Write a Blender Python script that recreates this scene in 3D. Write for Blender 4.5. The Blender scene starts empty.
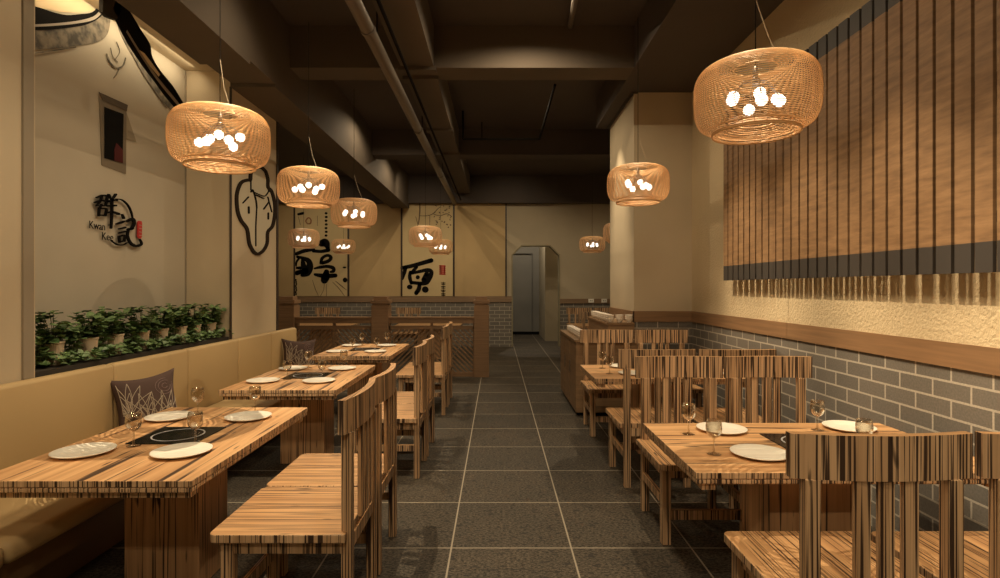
import bpy, math, random
from mathutils import Vector, Matrix
H = 1.5                       # eye height in metres; the room was measured in eye heights
F = 567.0
VX, VY = 497.0, 287.5
sc = bpy.context.scene
C = sc.collection
PI = math.pi

# ------------------------------------------------------------------ helpers
class MB:
    def __init__(s): s.v = []; s.f = []; s.m = []
    def add(s, vs, fs, mi=0):
        o = len(s.v); s.v += [tuple(v) for v in vs]
        s.f += [tuple(i + o for i in f) for f in fs]; s.m += [mi] * len(fs)
    def box(s, x0, x1, y0, y1, z0, z1, mi=0, M=None):
        vs = [Vector((x, y, z)) for z in (z0, z1) for y in (y0, y1) for x in (x0, x1)]
        if M is not None: vs = [M @ v for v in vs]
        s.add(vs, [(0, 2, 3, 1), (4, 5, 7, 6), (0, 1, 5, 4), (2, 6, 7, 3), (0, 4, 6, 2), (1, 3, 7, 5)], mi)
    def tube(s, pts, r, n=6, mi=0, closed=False):
        pts = [Vector(p) for p in pts]; rings = []
        k = len(pts)
        for i, p in enumerate(pts):
            if closed: t = pts[(i + 1) % k] - pts[i - 1]
            else: t = pts[min(i + 1, k - 1)] - pts[max(i - 1, 0)]
            t.normalize()
            u = t.cross(Vector((0, 0, 1)))
            if u.length < 1e-3: u = t.cross(Vector((1, 0, 0)))
            u.normalize(); w = t.cross(u)
            rr = r[i] if isinstance(r, (list, tuple)) else r
            rings.append([p + (u * math.cos(2 * PI * j / n) + w * math.sin(2 * PI * j / n)) * rr for j in range(n)])
        vs = [v for R in rings for v in R]; fs = []
        for i in range(k if closed else k - 1):
            a = i * n; b = ((i + 1) % k) * n
            for j in range(n): fs.append((a + j, a + (j + 1) % n, b + (j + 1) % n, b + j))
        if not closed: fs += [tuple(range(n - 1, -1, -1)), tuple((k - 1) * n + j for j in range(n))]
        s.add(vs, fs, mi)
    def lathe(s, prof, n=32, c=(0, 0, 0), mi=0, closed=False):
        vs = []; fs = []
        for r, z in prof:
            for j in range(n):
                a = 2 * PI * j / n
                vs.append((c[0] + r * math.cos(a), c[1] + r * math.sin(a), c[2] + z))
        k = len(prof)
        for i in range(k if closed else k - 1):
            a = i * n; b = ((i + 1) % k) * n
            for j in range(n): fs.append((a + j, a + (j + 1) % n, b + (j + 1) % n, b + j))
        if not closed:
            if prof[0][0] > 1e-5: fs.append(tuple(range(n - 1, -1, -1)))
            if prof[-1][0] > 1e-5: fs.append(tuple((k - 1) * n + j for j in range(n)))
        s.add(vs, fs, mi)
    def sphere(s, c, r, n=12, m=8, mi=0):
        s.lathe([(max(1e-6, r * math.sin(PI * i / m)), -r * math.cos(PI * i / m)) for i in range(m + 1)], n, c, mi)
    def prism(s, pts, d, mi=0):
        """closed outline of 3-D points pushed by vector d"""
        k = len(pts); d = Vector(d)
        a = [Vector(p) for p in pts]; b = [p + d for p in a]
        s.add(a + b, [tuple(range(k)), tuple(range(2 * k - 1, k - 1, -1))] + [(i, k + i, k + (i + 1) % k, (i + 1) % k) for i in range(k)], mi)
    def build(s, name, mats, parent=None, smooth=False, wood=False, bevel=0, label=None):
        me = bpy.data.meshes.new(name)
        me.from_pydata(s.v, [], s.f)
        if not isinstance(mats, (list, tuple)): mats = [mats]
        for m in mats: me.materials.append(m)
        me.update()
        import bmesh
        bm = bmesh.new(); bm.from_mesh(me)
        bmesh.ops.recalc_face_normals(bm, faces=bm.faces); bm.to_mesh(me); bm.free()
        for i, p in enumerate(me.polygons):
            p.material_index = (0 if abs(p.normal.z) > .7 else 1) if wood else s.m[i]
            p.use_smooth = smooth
        o = bpy.data.objects.new(name, me); C.objects.link(o)
        if parent is not None: o.parent = parent
        if bevel:
            b = o.modifiers.new('bevel', 'BEVEL'); b.width = bevel; b.segments = 2; b.limit_method = 'ANGLE'; b.angle_limit = .6
        if label: o['label'] = label
        return o

def thing(name, label, cat, loc=(0, 0, 0), rz=0, group=None):
    o = bpy.data.objects.new(name, None); C.objects.link(o)
    o.empty_display_size = .1
    o.location = loc; o.rotation_euler = (0, 0, rz)
    return tag(o, label, cat, group)
def tag(o, label, cat, group=None):
    o['label'] = label; o['category'] = cat
    if group: o['group'] = group
    return o
def struct(o, label=None):
    o['kind'] = 'structure'
    if label: o['label'] = label
    return o
KIDS = {}
def kids(o): return [c for c in bpy.data.objects if c.parent == o]
def copy_tree(o, parent=None):
    c = o.copy(); C.objects.link(c); c.parent = parent
    for ch in kids(o): copy_tree(ch, c)
    return c
def place(proto, loc, rz=0, label=None, group=None):
    if not proto.get('_used'):
        proto['_used'] = 1; o = proto
    else:
        o = copy_tree(proto)
    o.location = loc; o.rotation_euler = (0, 0, rz)
    if label: o['label'] = label
    if group: o['group'] = group
    return o

# ------------------------------------------------------------------ materials
def mat(name, col=(.5, .5, .5), rough=.6, metal=0, emit=None, es=0, **kw):
    m = bpy.data.materials.new(name); m.use_nodes = True
    b = m.node_tree.nodes['Principled BSDF']
    b.inputs['Base Color'].default_value = (*col, 1)
    b.inputs['Roughness'].default_value = rough
    b.inputs['Metallic'].default_value = metal
    if emit: b.inputs['Emission Color'].default_value = (*emit, 1); b.inputs['Emission Strength'].default_value = es
    for k, v in kw.items(): b.inputs[k].default_value = v
    return m
def N(m, t, **kw):
    n = m.node_tree.nodes.new(t)
    for k, v in kw.items(): setattr(n, k, v)
    return n
def L(m, a, b): m.node_tree.links.new(a, b)
def bsdf(m): return m.node_tree.nodes['Principled BSDF']
def ramp(m, fac, stops, interp='LINEAR'):
    r = N(m, 'ShaderNodeValToRGB'); e = r.color_ramp; e.interpolation = interp
    while len(e.elements) < len(stops): e.elements.new(.5)
    for el, (p, c) in zip(e.elements, stops): el.position = p; el.color = (*c, 1)
    L(m, fac, r.inputs[0]); return r.outputs[0]
def noise(m, scale, coord='Object', s=1, detail=2, rough=.5):
    tc = N(m, 'ShaderNodeTexCoord'); mp = N(m, 'ShaderNodeMapping'); mp.inputs['Scale'].default_value = scale
    n = N(m, 'ShaderNodeTexNoise'); n.inputs['Scale'].default_value = s; n.inputs['Detail'].default_value = detail
    n.inputs['Roughness'].default_value = rough
    L(m, tc.outputs[coord], mp.inputs[0]); L(m, mp.outputs[0], n.inputs['Vector']); return n.outputs['Fac']
def mixc(m, f, a, b, mode='MIX'):
    x = N(m, 'ShaderNodeMix', data_type='RGBA', blend_type=mode)
    for s_, v in ((x.inputs[0], f), (x.inputs[6], a), (x.inputs[7], b)):
        if hasattr(v, 'links'): L(m, v, s_)
        elif isinstance(v, tuple): s_.default_value = (*v, 1)
        else: s_.default_value = v
    return x.outputs[2]
def bump(m, h, st=.3, d=.01):
    b = N(m, 'ShaderNodeBump'); b.inputs['Strength'].default_value = st; b.inputs['Distance'].default_value = d
    L(m, h, b.inputs['Height']); L(m, b.outputs[0], bsdf(m).inputs['Normal'])

def wood(name, along, dens=125, lite=(.71, .42, .195), mid=(.48, .26, .115), dark=(.070, .036, .020), amt=.455):
    """laminated strip wood: dark glue lines and streaks that run along one axis"""
    m = mat(name, rough=.48)
    lo = {'x': (1.3, dens, dens), 'y': (dens, 1.3, dens), 'z': (dens, dens, 1.3)}[along]
    l2 = {'x': (.8, 30, 30), 'y': (30, .8, 30), 'z': (30, 30, .8)}[along]
    l3 = {'x': (5, 38, 38), 'y': (38, 5, 38), 'z': (38, 38, 5)}[along]
    a = noise(m, lo, detail=1.5); b = noise(m, l2, detail=3); c = noise(m, l3, detail=0)
    base = ramp(m, b, [(.32, mid), (.5, tuple((p + q) / 2 for p, q in zip(lite, mid))), (.66, lite)])
    line = ramp(m, a, [(amt - .055, (1, 1, 1)), (amt + .02, (0, 0, 0))])
    knot = ramp(m, c, [(.17, (1, 1, 1)), (.22, (0, 0, 0))])
    col = mixc(m, line, base, dark)
    col = mixc(m, knot, col, (.02, .01, .006))
    L(m, col, bsdf(m).inputs['Base Color'])
    return m
WX, WY = (wood('striped_wood_' + a, a, amt=.445) for a in 'xy')
WZ = wood('striped_wood_z', 'z', dens=128, amt=.478, lite=(.76, .52, .31), mid=(.50, .31, .165), dark=(.055, .030, .018))
WP = wood('striped_wood_pedestal', 'z', dens=80, amt=.40, lite=(.74, .46, .24), mid=(.52, .30, .15))
TX, TY = wood('tabletop_wood_x', 'x', 42, amt=.385, lite=(.76, .46, .22), mid=(.50, .26, .11)), wood('tabletop_wood_y', 'y', 42, amt=.385, lite=(.76, .46, .22), mid=(.50, .26, .11))

def plaster(name, col, st=.25, sc_=60, d=.004):
    m = mat(name, col, .85); n = noise(m, (1, 1, 1), s=sc_, detail=4, rough=.6)
    big = noise(m, (1, 1, 1), s=1.3, detail=3)
    c = ramp(m, big, [(.3, tuple(x * .93 for x in col)), (.7, tuple(min(1, x * 1.05) for x in col))])
    L(m, c, bsdf(m).inputs['Base Color']); bump(m, n, st, d); return m
M_PL = plaster('cream_plaster', (.56, .465, .32))
M_PLR = plaster('stucco_plaster', (.60, .48, .30), .9, 45, .012)
M_MUR = plaster('mural_plaster', (.50, .44, .335), .1)
M_TAN = plaster('tan_panel', (.50, .36, .18), .05)
M_PALE = plaster('pale_back_plaster', (.44, .375, .265), .1)
M_GREY = plaster('grey_corridor', (.23, .215, .185), .1)
M_CEIL = plaster('dark_ceiling_paint', (.080, .064, .054), .2, 20)
M_BEAM = plaster('brown_beam_paint', (.115, .090, .066), .15, 20)
M_DUCT = mat('galvanised_pipe', (.16, .13, .10), .5, .3)
M_TRIMG = plaster('grey_trim', (.30, .25, .18), .05)
M_BLACK = mat('black_paint', (.010, .009, .008), .9, **{'Specular IOR Level': .05})
M_DKLINE = mat('dark_frame_wood', (.035, .022, .015), .5)
M_WHITE = mat('white_ceramic', (.95, .91, .80), .3)
M_RED = mat('red_seal_paint', (.50, .03, .025), .6)
M_RUST = mat('rust_ink', (.25, .09, .03), .7)

def trimwood(name, col):
    m = mat(name, col, .5)
    n = noise(m, (2, 2, 45), s=1, detail=3)
    L(m, ramp(m, n, [(.3, tuple(x * .8 for x in col)), (.7, tuple(x * 1.12 for x in col))]), bsdf(m).inputs['Base Color'])
    return m
M_TRIM = trimwood('rail_wood', (.27, .155, .078))
M_TRIMB = trimwood('back_rail_wood', (.26, .17, .10))
M_SCREEN = trimwood('screen_wood', (.31, .185, .10))
M_SIDEB = trimwood('sideboard_wood', (.27, .165, .085))

def brick(name, axis, bw, bh, col1, col2, mortar, ms=.006, off=(0, 0)):
    m = mat(name, col1, .8)
    tc = N(m, 'ShaderNodeTexCoord'); sp = N(m, 'ShaderNodeSeparateXYZ'); cb = N(m, 'ShaderNodeCombineXYZ')
    L(m, tc.outputs['Object'], sp.inputs[0])
    L(m, sp.outputs[axis], cb.inputs[0]); L(m, sp.outputs[2], cb.inputs[1])
    mp = N(m, 'ShaderNodeMapping'); mp.inputs['Location'].default_value = (off[0], off[1], 0)
    L(m, cb.outputs[0], mp.inputs[0])
    b = N(m, 'ShaderNodeTexBrick')
    b.inputs['Scale'].default_value = 1; b.inputs['Brick Width'].default_value = bw; b.inputs['Row Height'].default_value = bh
    b.inputs['Mortar Size'].default_value = ms; b.inputs['Mortar Smooth'].default_value = .1; b.inputs['Bias'].default_value = 0
    b.inputs['Color1'].default_value = (*col1, 1); b.inputs['Color2'].default_value = (*col2, 1); b.inputs['Mortar'].default_value = (*mortar, 1)
    L(m, mp.outputs[0], b.inputs['Vector'])
    n = noise(m, (1, 1, 1), s=90, detail=3)
    c = mixc(m, .35, b.outputs['Color'], ramp(m, n, [(.3, (.5, .5, .5)), (.7, (1.3, 1.3, 1.3))]), 'MULTIPLY')
    L(m, c, bsdf(m).inputs['Base Color'])
    bump(m, b.outputs['Fac'], -.6, .006)
    return m
BR = dict(col1=(.190, .168, .140), col2=(.150, .135, .115), mortar=(.47, .42, .34))
M_BRY = brick('grey_brick_side', 1, .25, .0945, off=(.06, .03), **BR)
M_BRX = brick('grey_brick_front', 0, .25, .0945, off=(.06, .03), **BR)

def floor_mat():
    m = mat('slate_floor_tile', (.1, .09, .08), .62, **{'Specular IOR Level': .25})
    tc = N(m, 'ShaderNodeTexCoord')
    mp = N(m, 'ShaderNodeMapping'); T = .4605 * H
    mp.inputs['Location'].default_value = (.1755 * H, -2.177 * H, 0)
    L(m, tc.outputs['Object'], mp.inputs[0])
    b = N(m, 'ShaderNodeTexBrick'); b.offset = 0
    b.inputs['Scale'].default_value = 1; b.inputs['Brick Width'].default_value = T; b.inputs['Row Height'].default_value = T
    b.inputs['Mortar Size'].default_value = .0048; b.inputs['Mortar Smooth'].default_value = .05; b.inputs['Bias'].default_value = 0
    b.inputs['Color1'].default_value = (.082, .069, .053, 1); b.inputs['Color2'].default_value = (.069, .060, .048, 1)
    b.inputs['Mortar'].default_value = (.46, .385, .27, 1)
    L(m, mp.outputs[0], b.inputs['Vector'])
    fine = noise(m, (1, 1.6, 1), s=55, detail=6, rough=.75)
    blot = noise(m, (1, 1, 1), s=3, detail=3)
    pits = noise(m, (14, 34, 1), s=1, detail=1)
    c = mixc(m, .85, b.outputs['Color'], ramp(m, fine, [(.42, (.05, .05, .06)), (.60, (2.0, 1.95, 1.85))]), 'MULTIPLY')
    c = mixc(m, .6, c, ramp(m, blot, [(.35, (.8, .82, .82)), (.65, (1.15, 1.1, 1.05))]), 'MULTIPLY')
    c = mixc(m, ramp(m, pits, [(.335, (.95, .95, .95)), (.36, (0, 0, 0))]), c, (.03, .026, .022))
    c = mixc(m, b.outputs['Fac'], c, (.38, .33, .255))
    L(m, c, bsdf(m).inputs['Base Color'])
    bump(m, fine, .25, .004)
    return m
M_FLOOR = floor_mat()

def leather(name, col):
    m = mat(name, col, .62); bump(m, noise(m, (1, 1, 1), s=220, detail=2), .12, .002); return m
M_BENCH = leather('mustard_leather', (.49, .345, .165))
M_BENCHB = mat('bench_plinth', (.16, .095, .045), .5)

# ------------------------------------------------------------------ room
def B(name, x0, x1, y0, y1, z0, z1, m, parent=None):
    mb = MB(); mb.box(x0 * H, x1 * H, y0 * H, y1 * H, z0 * H, z1 * H); return mb.build(name, m, parent)
ZT = 2.87
struct(B('floor', -4.3, 3.0, -2.2, 12.6, -.06, 0, M_FLOOR), 'grey-brown slate tile floor with pale grout')
struct(B('ceiling', -4.3, 3.0, -2.2, 12.6, ZT, ZT + .08, M_CEIL), 'dark painted ceiling slab')
# left side
XW = -1.78; XM = -2.08
struct(B('wall_left', -2.4, XW, -2.2, 2.185, 0, ZT, M_PL))
struct(B('wall_left_mural', -2.4, XM, 2.185, 3.785, 0, ZT, M_MUR))
struct(B('wall_left_far', -4.3, XW, 3.785, 4.59, 0, ZT, M_PL))
struct(B('wall_left_back_room', -4.3, -4.1, 4.59, 9.6, 0, ZT, M_PL))
struct(B('wall_behind_camera', -2.4, 3.0, -2.2, -2.1, 0, ZT, M_PL))
mb = MB(); mb.box(XW * H, (XW + .008) * H, 2.122 * H, 2.170 * H, .655 * H, 2.338 * H)
struct(mb.build('trim_1', M_TRIMG), 'grey-brown vertical strip at the niche edge')
struct(B('trim_2', XW - .001, XW + .004, 3.775, 3.80, .655, 2.338, M_DKLINE), 'dark vertical strip at the far niche edge')
struct(B('niche_shadow_strip', XM - .001, XM + .008, 3.777, 3.786, .66, 2.44, M_TRIMG), 'dark shadow strip in the niche corner')  # dark strip stands in for the shadow line in the corner
struct(B('trim_4', XW - .001, XW + .008, 4.57, 4.60, .655, 2.338, M_DKLINE), 'dark strip at the wall end')
struct(B('ceiling_niche', -2.4, XW, 2.185, 3.785, 2.446, 2.62, M_PL), 'plaster underside above the planting niche')
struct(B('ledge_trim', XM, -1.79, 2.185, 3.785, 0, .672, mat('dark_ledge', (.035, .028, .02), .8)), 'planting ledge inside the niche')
# beams
def beam(n, *a, m=M_BEAM, label=None): return struct(B(n, *a, m), label)
beam('ceiling_beam', XW - .35, -1.48, -2.1, 2.185, 2.338, ZT - .001, label='long brown soffit beam over the bench')
beam('ceiling_beam', XW, -1.48, 2.185, 3.40, 2.338, ZT - .001, label='long brown soffit beam over the niche')
beam('ceiling_beam', XW + .012, -1.48, 3.40, 3.785, 2.36, ZT - .001, label='stepped soffit beam section at the niche end')
beam('ceiling_beam', XW, -1.48, 3.785, 9.6, 2.338, ZT - .001, label='long brown soffit beam past the niche')
beam('ceiling_beam', -.685, -.45, -2.1, 9.5, 2.57, ZT - .001, label='long brown beam over the aisle')
beam('ceiling_beam', .98, 1.75, -2.1, 5.6, 2.57, ZT - .001, m=M_CEIL, label='dark dropped ceiling strip above the slatted wall')
for k, (a, b) in enumerate(((-1.48, -.685), (-.45, .98))):
    beam('cross_beam', a, b, 4.05, 4.29, 2.57, ZT - .001, label='brown cross beam, ' + ('bench side' if k == 0 else 'aisle side'))
    beam('cross_beam', a, b if k == 0 else 2.4, 6.7, 6.95, 2.57, ZT - .001, m=M_CEIL, label='dark rear cross beam, ' + ('bench side' if k == 0 else 'aisle side'))
    beam('cross_beam', a, b, 1.2, 1.44, 2.57, ZT - .001, label='front cross beam, ' + ('bench side' if k == 0 else 'aisle side'))
mb = MB(); mb.box(-.70 * H, -.435 * H, 4.02 * H, 4.10 * H, 2.545 * H, 2.58 * H); mb.box(-.70 * H, -.435 * H, 4.2 * H, 4.30 * H, 2.545 * H, 2.58 * H); mb.box(-.70 * H, -.435 * H, 5.6 * H, 5.7 * H, 2.55 * H, 2.58 * H)
mb.box(-.70 * H, -.435 * H, 6.6 * H, 6.75 * H, 2.545 * H, 2.58 * H)
struct(mb.build('beam_bands', M_BEAM), 'raised bands across the aisle beam')
# right side
XR = 1.57; ZB = .7245; ZTRIM = .81
def twotone(name, x0, x1, y0, y1, z1, up, lo, zb=ZB):
    mb = MB(); mb.box(x0 * H, x1 * H, y0 * H, y1 * H, 0, zb * H, 1); mb.box(x0 * H, x1 * H, y0 * H, y1 * H, zb * H, z1 * H, 0)
    return struct(mb.build(name, [up, lo]))
twotone('wall_right', XR, 2.6, -2.2, 4.6, 2.6, M_PLR, M_BRY)
twotone('wall_right_pilaster', 1.103, 2.6, 4.565, 5.53, 2.6, M_PL, M_BRX)
twotone('wall_right_far', 2.4, 2.6, 5.53, 9.6, ZT, M_PL, M_BRY)
mb = MB(); mb.box((XR - .008) * H, XR * H, -2.1 * H, 4.565 * H, ZB * H, ZTRIM * H)
mb.box((1.103 - .008) * H, XR * H, 4.557 * H, 4.565 * H, ZB * H, ZTRIM * H); mb.box((1.103 - .008) * H, 1.103 * H, 4.557 * H, 5.53 * H, ZB * H, ZTRIM * H)
struct(mb.build('trim_5', M_TRIM), 'brown wooden rail above the grey brick dado')
mb = MB(); mb.box(1.085 * H, 1.13 * H, 4.55 * H, 5.56 * H, 2.56 * H, 2.58 * H)
struct(mb.build('trim_6', M_DKLINE))
# back wall with octagon-headed doorway
YB = 9.6; DX0, DX1, DZ = .246, 1.067, 1.72; CH = .165
mb = MB()
mb.box(-4.3 * H, DX0 * H, YB * H, (YB + .15) * H, 0, .77 * H, 1); mb.box(-4.3 * H, DX0 * H, YB * H, (YB + .15) * H, .77 * H, ZT * H, 0)
mb.box(DX1 * H, 2.6 * H, YB * H, (YB + .15) * H, 0, .73 * H, 1); mb.box(DX1 * H, 2.6 * H, YB * H, (YB + .15) * H, .73 * H, ZT * H, 0)
mb.box(DX0 * H, DX1 * H, YB * H, (YB + .15) * H, DZ * H, ZT * H, 0)
for x, s_ in ((DX0, 1), (DX1, -1)):
    mb.prism([(x * H, YB * H, DZ * H), ((x + s_ * CH) * H, YB * H, DZ * H), (x * H, YB * H, (DZ - CH) * H)], (0, .15 * H, 0), 0)
struct(mb.build('wall_back', [M_PALE, M_BRX]))
mb = MB()
path = [(DX0, 0), (DX0, DZ - CH), (DX0 + CH, DZ), (DX1 - CH, DZ), (DX1, DZ - CH), (DX1, 0)]
w = .022
inn = [(DX0 + w, 0), (DX0 + w, DZ - CH - w * .4), (DX0 + CH + w * .4, DZ - w), (DX1 - CH - w * .4, DZ - w), (DX1 - w, DZ - CH - w * .4), (DX1 - w, 0)]
for i in range(5):
    q = [path[i], path[i + 1], inn[i + 1], inn[i]]
    mb.prism([(a * H, (YB - .012) * H, b * H) for a, b in q], (0, .17 * H, 0))
struct(mb.build('door_1', mat('olive_door_frame', (.26, .225, .14), .7)), 'octagon-headed doorway frame')
struct(B('trim_7', -4.1, DX0, YB - .02, YB, .752, .854, M_TRIMB), 'brown rail under the tan wall panels')
struct(B('trim_8', DX1, 2.4, YB - .02, YB, .73, .81, M_TRIMB), 'brown rail beside the doorway')
struct(B('ceiling_bulkhead', -4.1, 2.4, YB - .14, YB - .0, 2.415, ZT, M_CEIL), 'dark bulkhead above the back wall')
# corridor behind
struct(B('wall_corridor_back', -.4, 1.6, 12.1, 12.2, 0, ZT, M_GREY), 'grey corridor wall')
struct(B('wall_corridor_left', -.4, -.25, YB + .15, 12.1, 0, ZT, M_GREY))
struct(B('wall_corridor_right', .90, 1.6, 10.6, 12.1, 0, ZT, M_PALE))
struct(B('wall_corridor_side', 1.15, 1.3, YB + .15, 10.6, 0, ZT, M_PALE))
struct(B('baseboard_corridor', -.25, .9, 12.07, 12.1, 0, .06, M_BLACK))
mb = MB(); mb.box(.74 * H, .755 * H, 12.05 * H, 12.1 * H, .06 * H, 1.72 * H); mb.box(-.2 * H, .755 * H, 12.05 * H, 12.1 * H, 1.72 * H, 1.74 * H)
struct(mb.build('door_2', mat('corridor_door_frame', (.16, .15, .13), .6)), 'frame of the grey corridor door')

# tan panels + posters on the back wall
def bx_(px): return (px - VX) / 59.06 * H
def bz_(py): return (VY - py) / 59.06 * H + H
YP = (YB - .02) * H
mb = MB()
for a, b in ((-3.85, -3.44), (-2.50, -1.62), (-.72, .14)): mb.box(a * H, b * H, YP, YB * H, .854 * H, 2.415 * H)
struct(mb.build('wall_back_panels', M_TAN), 'tan fabric wall panels between the calligraphy posters')
mb = MB()
struct(B('trim_9', .14, .165, YB - .03, YB, .854, 2.415, M_DKLINE), 'thin dark strip at the edge of the tan panels')

def smooth(pts, n=6):
    out = []
    P = [pts[0]] + list(pts) + [pts[-1]]
    for i in range(1, len(P) - 2):
        for k in range(n):
            t = k / n
            out.append(tuple(.5 * ((2 * b) + (-a + c) * t + (2 * a - 5 * b + 4 * c - d) * t * t + (-a + 3 * b - 3 * c + d) * t ** 3)
                             for a, b, c, d in zip(P[i - 1], P[i], P[i + 1], P[i + 2])))
    out.append(tuple(pts[-1])); return out
def stroke(mb, pts, mp, d, mi=0, n=6, cap=True):
    """pts: (px, py, width) brush path in wall units, mp maps 2-D to the wall, d thickness vector"""
    P = smooth(pts, n) if len(pts) > 2 else [tuple(a + (b - a) * t / 4 for a, b in zip(pts[0], pts[1])) for t in range(5)]
    Lf, Rt = [], []
    for i, p in enumerate(P):
        a = P[max(i - 1, 0)]; b = P[min(i + 1, len(P) - 1)]
        dx, dy = b[0] - a[0], b[1] - a[1]; l = math.hypot(dx, dy) or 1
        nx, ny = -dy / l, dx / l; w = max(.02, p[2]) / 2
        Lf.append((p[0] + nx * w, p[1] + ny * w)); Rt.append((p[0] - nx * w, p[1] - ny * w))
    d = Vector(d)
    for i in range(len(P) - 1):
        q = [mp(*Lf[i]), mp(*Lf[i + 1]), mp(*Rt[i + 1]), mp(*Rt[i])]
        mb.prism(q, d, mi)
    if cap:
        for e in (P[0], P[-1]):
            if e[2] > .25:
                mb.prism([mp(e[0] + e[2] / 2 * math.cos(t * PI / 5), e[1] + e[2] / 2 * math.sin(t * PI / 5)) for t in range(10)], d, mi)
def blob(mb, cx, cy, rx, ry, mp, d, mi=0, rot=0, n=14):
    pts = []
    for t in range(n):
        a = 2 * PI * t / n; x = rx * math.cos(a); y = ry * math.sin(a)
        pts.append(mp(cx + x * math.cos(rot) - y * math.sin(rot), cy + x * math.sin(rot) + y * math.cos(rot)))
    mb.prism(pts, d, mi)
M_PAPER = plaster('poster_paper', (.60, .47, .255), .03)
def poster(x0, x1, label, draw):
    t = thing('calligraphy_poster', label, 'poster', ((x0 + x1) / 2 * H, YP, .854 * H), 0, 'calligraphy posters on the back wall')
    ox, oz = (x0 + x1) / 2 * H, .854 * H
    mb = MB(); mb.box((x0 - (x0 + x1) / 2) * H, (x1 - (x0 + x1) / 2) * H, -.01, .028, 0, 1.561 * H); mb.build('paper_panel', M_PAPER, t)
    for e in (x0, x1):
        mb = MB(); c = (e - (x0 + x1) / 2) * H; mb.box(c - .022, c + .022, -.02, .03, 0, 1.561 * H); mb.build('side_strip', M_DKLINE, t)
    mp = lambda px, py: Vector((bx_(px) - ox, -.012, bz_(py) - oz))
    ink, red, light = MB(), MB(), MB()
    draw(ink, red, light, mp, (0, -.004, 0))
    ink.build('brush_character', M_BLACK, t); red.build('red_seal', M_RED if x0 > -3 else M_RUST, t)
    light.build('ink_drawing', mat('thin_ink', (.14, .09, .05), .7), t)
    return t
def draw_chun(ink, red, li, mp, d):
    S = lambda *p: stroke(ink, [(x, y, w * 1.35) for x, y, w in p], mp, d)
    S((297, 254, 2.6), (305, 251, 2.8), (314, 249.5, 2.5))
    S((314, 251, 2.5), (322, 251.5, 2.4), (329, 250, 3))
    S((322, 243.5, 5), (326, 243, 6), (328.5, 248, 3))
    S((298, 257, 2), (303, 258, 2.4), (309, 261, 4), (310.5, 267, 5), (308, 273, 4.5), (303, 275, 3))
    S((303, 259, 2), (304, 265, 4), (306, 271, 5))
    S((297.5, 268, 1.8), (301, 268, 2.4)); S((297.5, 273, 3.5), (302, 271.5, 3))
    S((300, 258, 1.6), (297.2, 262, 1.6), (296.8, 266, 1))
    S((321.5, 263, 2.3), (323, 258, 2.3), (328, 255.5, 2.2), (331.5, 257.5, 2.6), (329, 261, 2.6), (323, 263, 2.6))
    S((315, 268.5, 1.4), (321, 267.2, 2.2), (328, 266.5, 2.4), (333.5, 268, 2.8), (334, 271, 2.6), (331, 272, 1.5))
    S((315.5, 274.5, 2), (321, 275.5, 3), (328, 276, 3.2), (336, 275.5, 3))
    S((327, 272, 4), (326, 277, 6), (325, 280, 5.5))
    blob(ink, 345.5, 280, 2.3, 2.5, mp, d); blob(ink, 345, 267.5, 1.8, .9, mp, d)
    S((299, 214.5, 1.8), (303.5, 213.5, 2))
    for k in range(7): blob(ink, 326.6 + .2 * (k % 2), 213.5 + k * 3.7, 1.5, 1.2, mp, d)
    for k in range(8): blob(ink, 296.5 + .3 * (k % 3), 280 + 2 * k, .8, 1.0, mp, d)
    stroke(red, ((308, 224, 1.2), (306.5, 221, 1.4), (309, 218, 1.2), (311.5, 220, 1.2), (311, 223.5, 1.4), (308.5, 224, 1)), mp, d)
    for p in (((313, 280, .3), (315.5, 288, .5), (319, 296, .3)), ((325, 283, .3), (324, 290, .4), (321, 296, .4)), ((327, 284, .3), (327, 296, .5)),
              ((333, 282, .4), (339, 288, .6), (345, 296, .4)), ((336, 281, .6), (342, 286, .8), (347, 290, .4)), ((299, 217, .5), (301, 225, .4)), ((318, 216, .4), (318, 226, .4))):
        stroke(li, p, mp, d)
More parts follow.
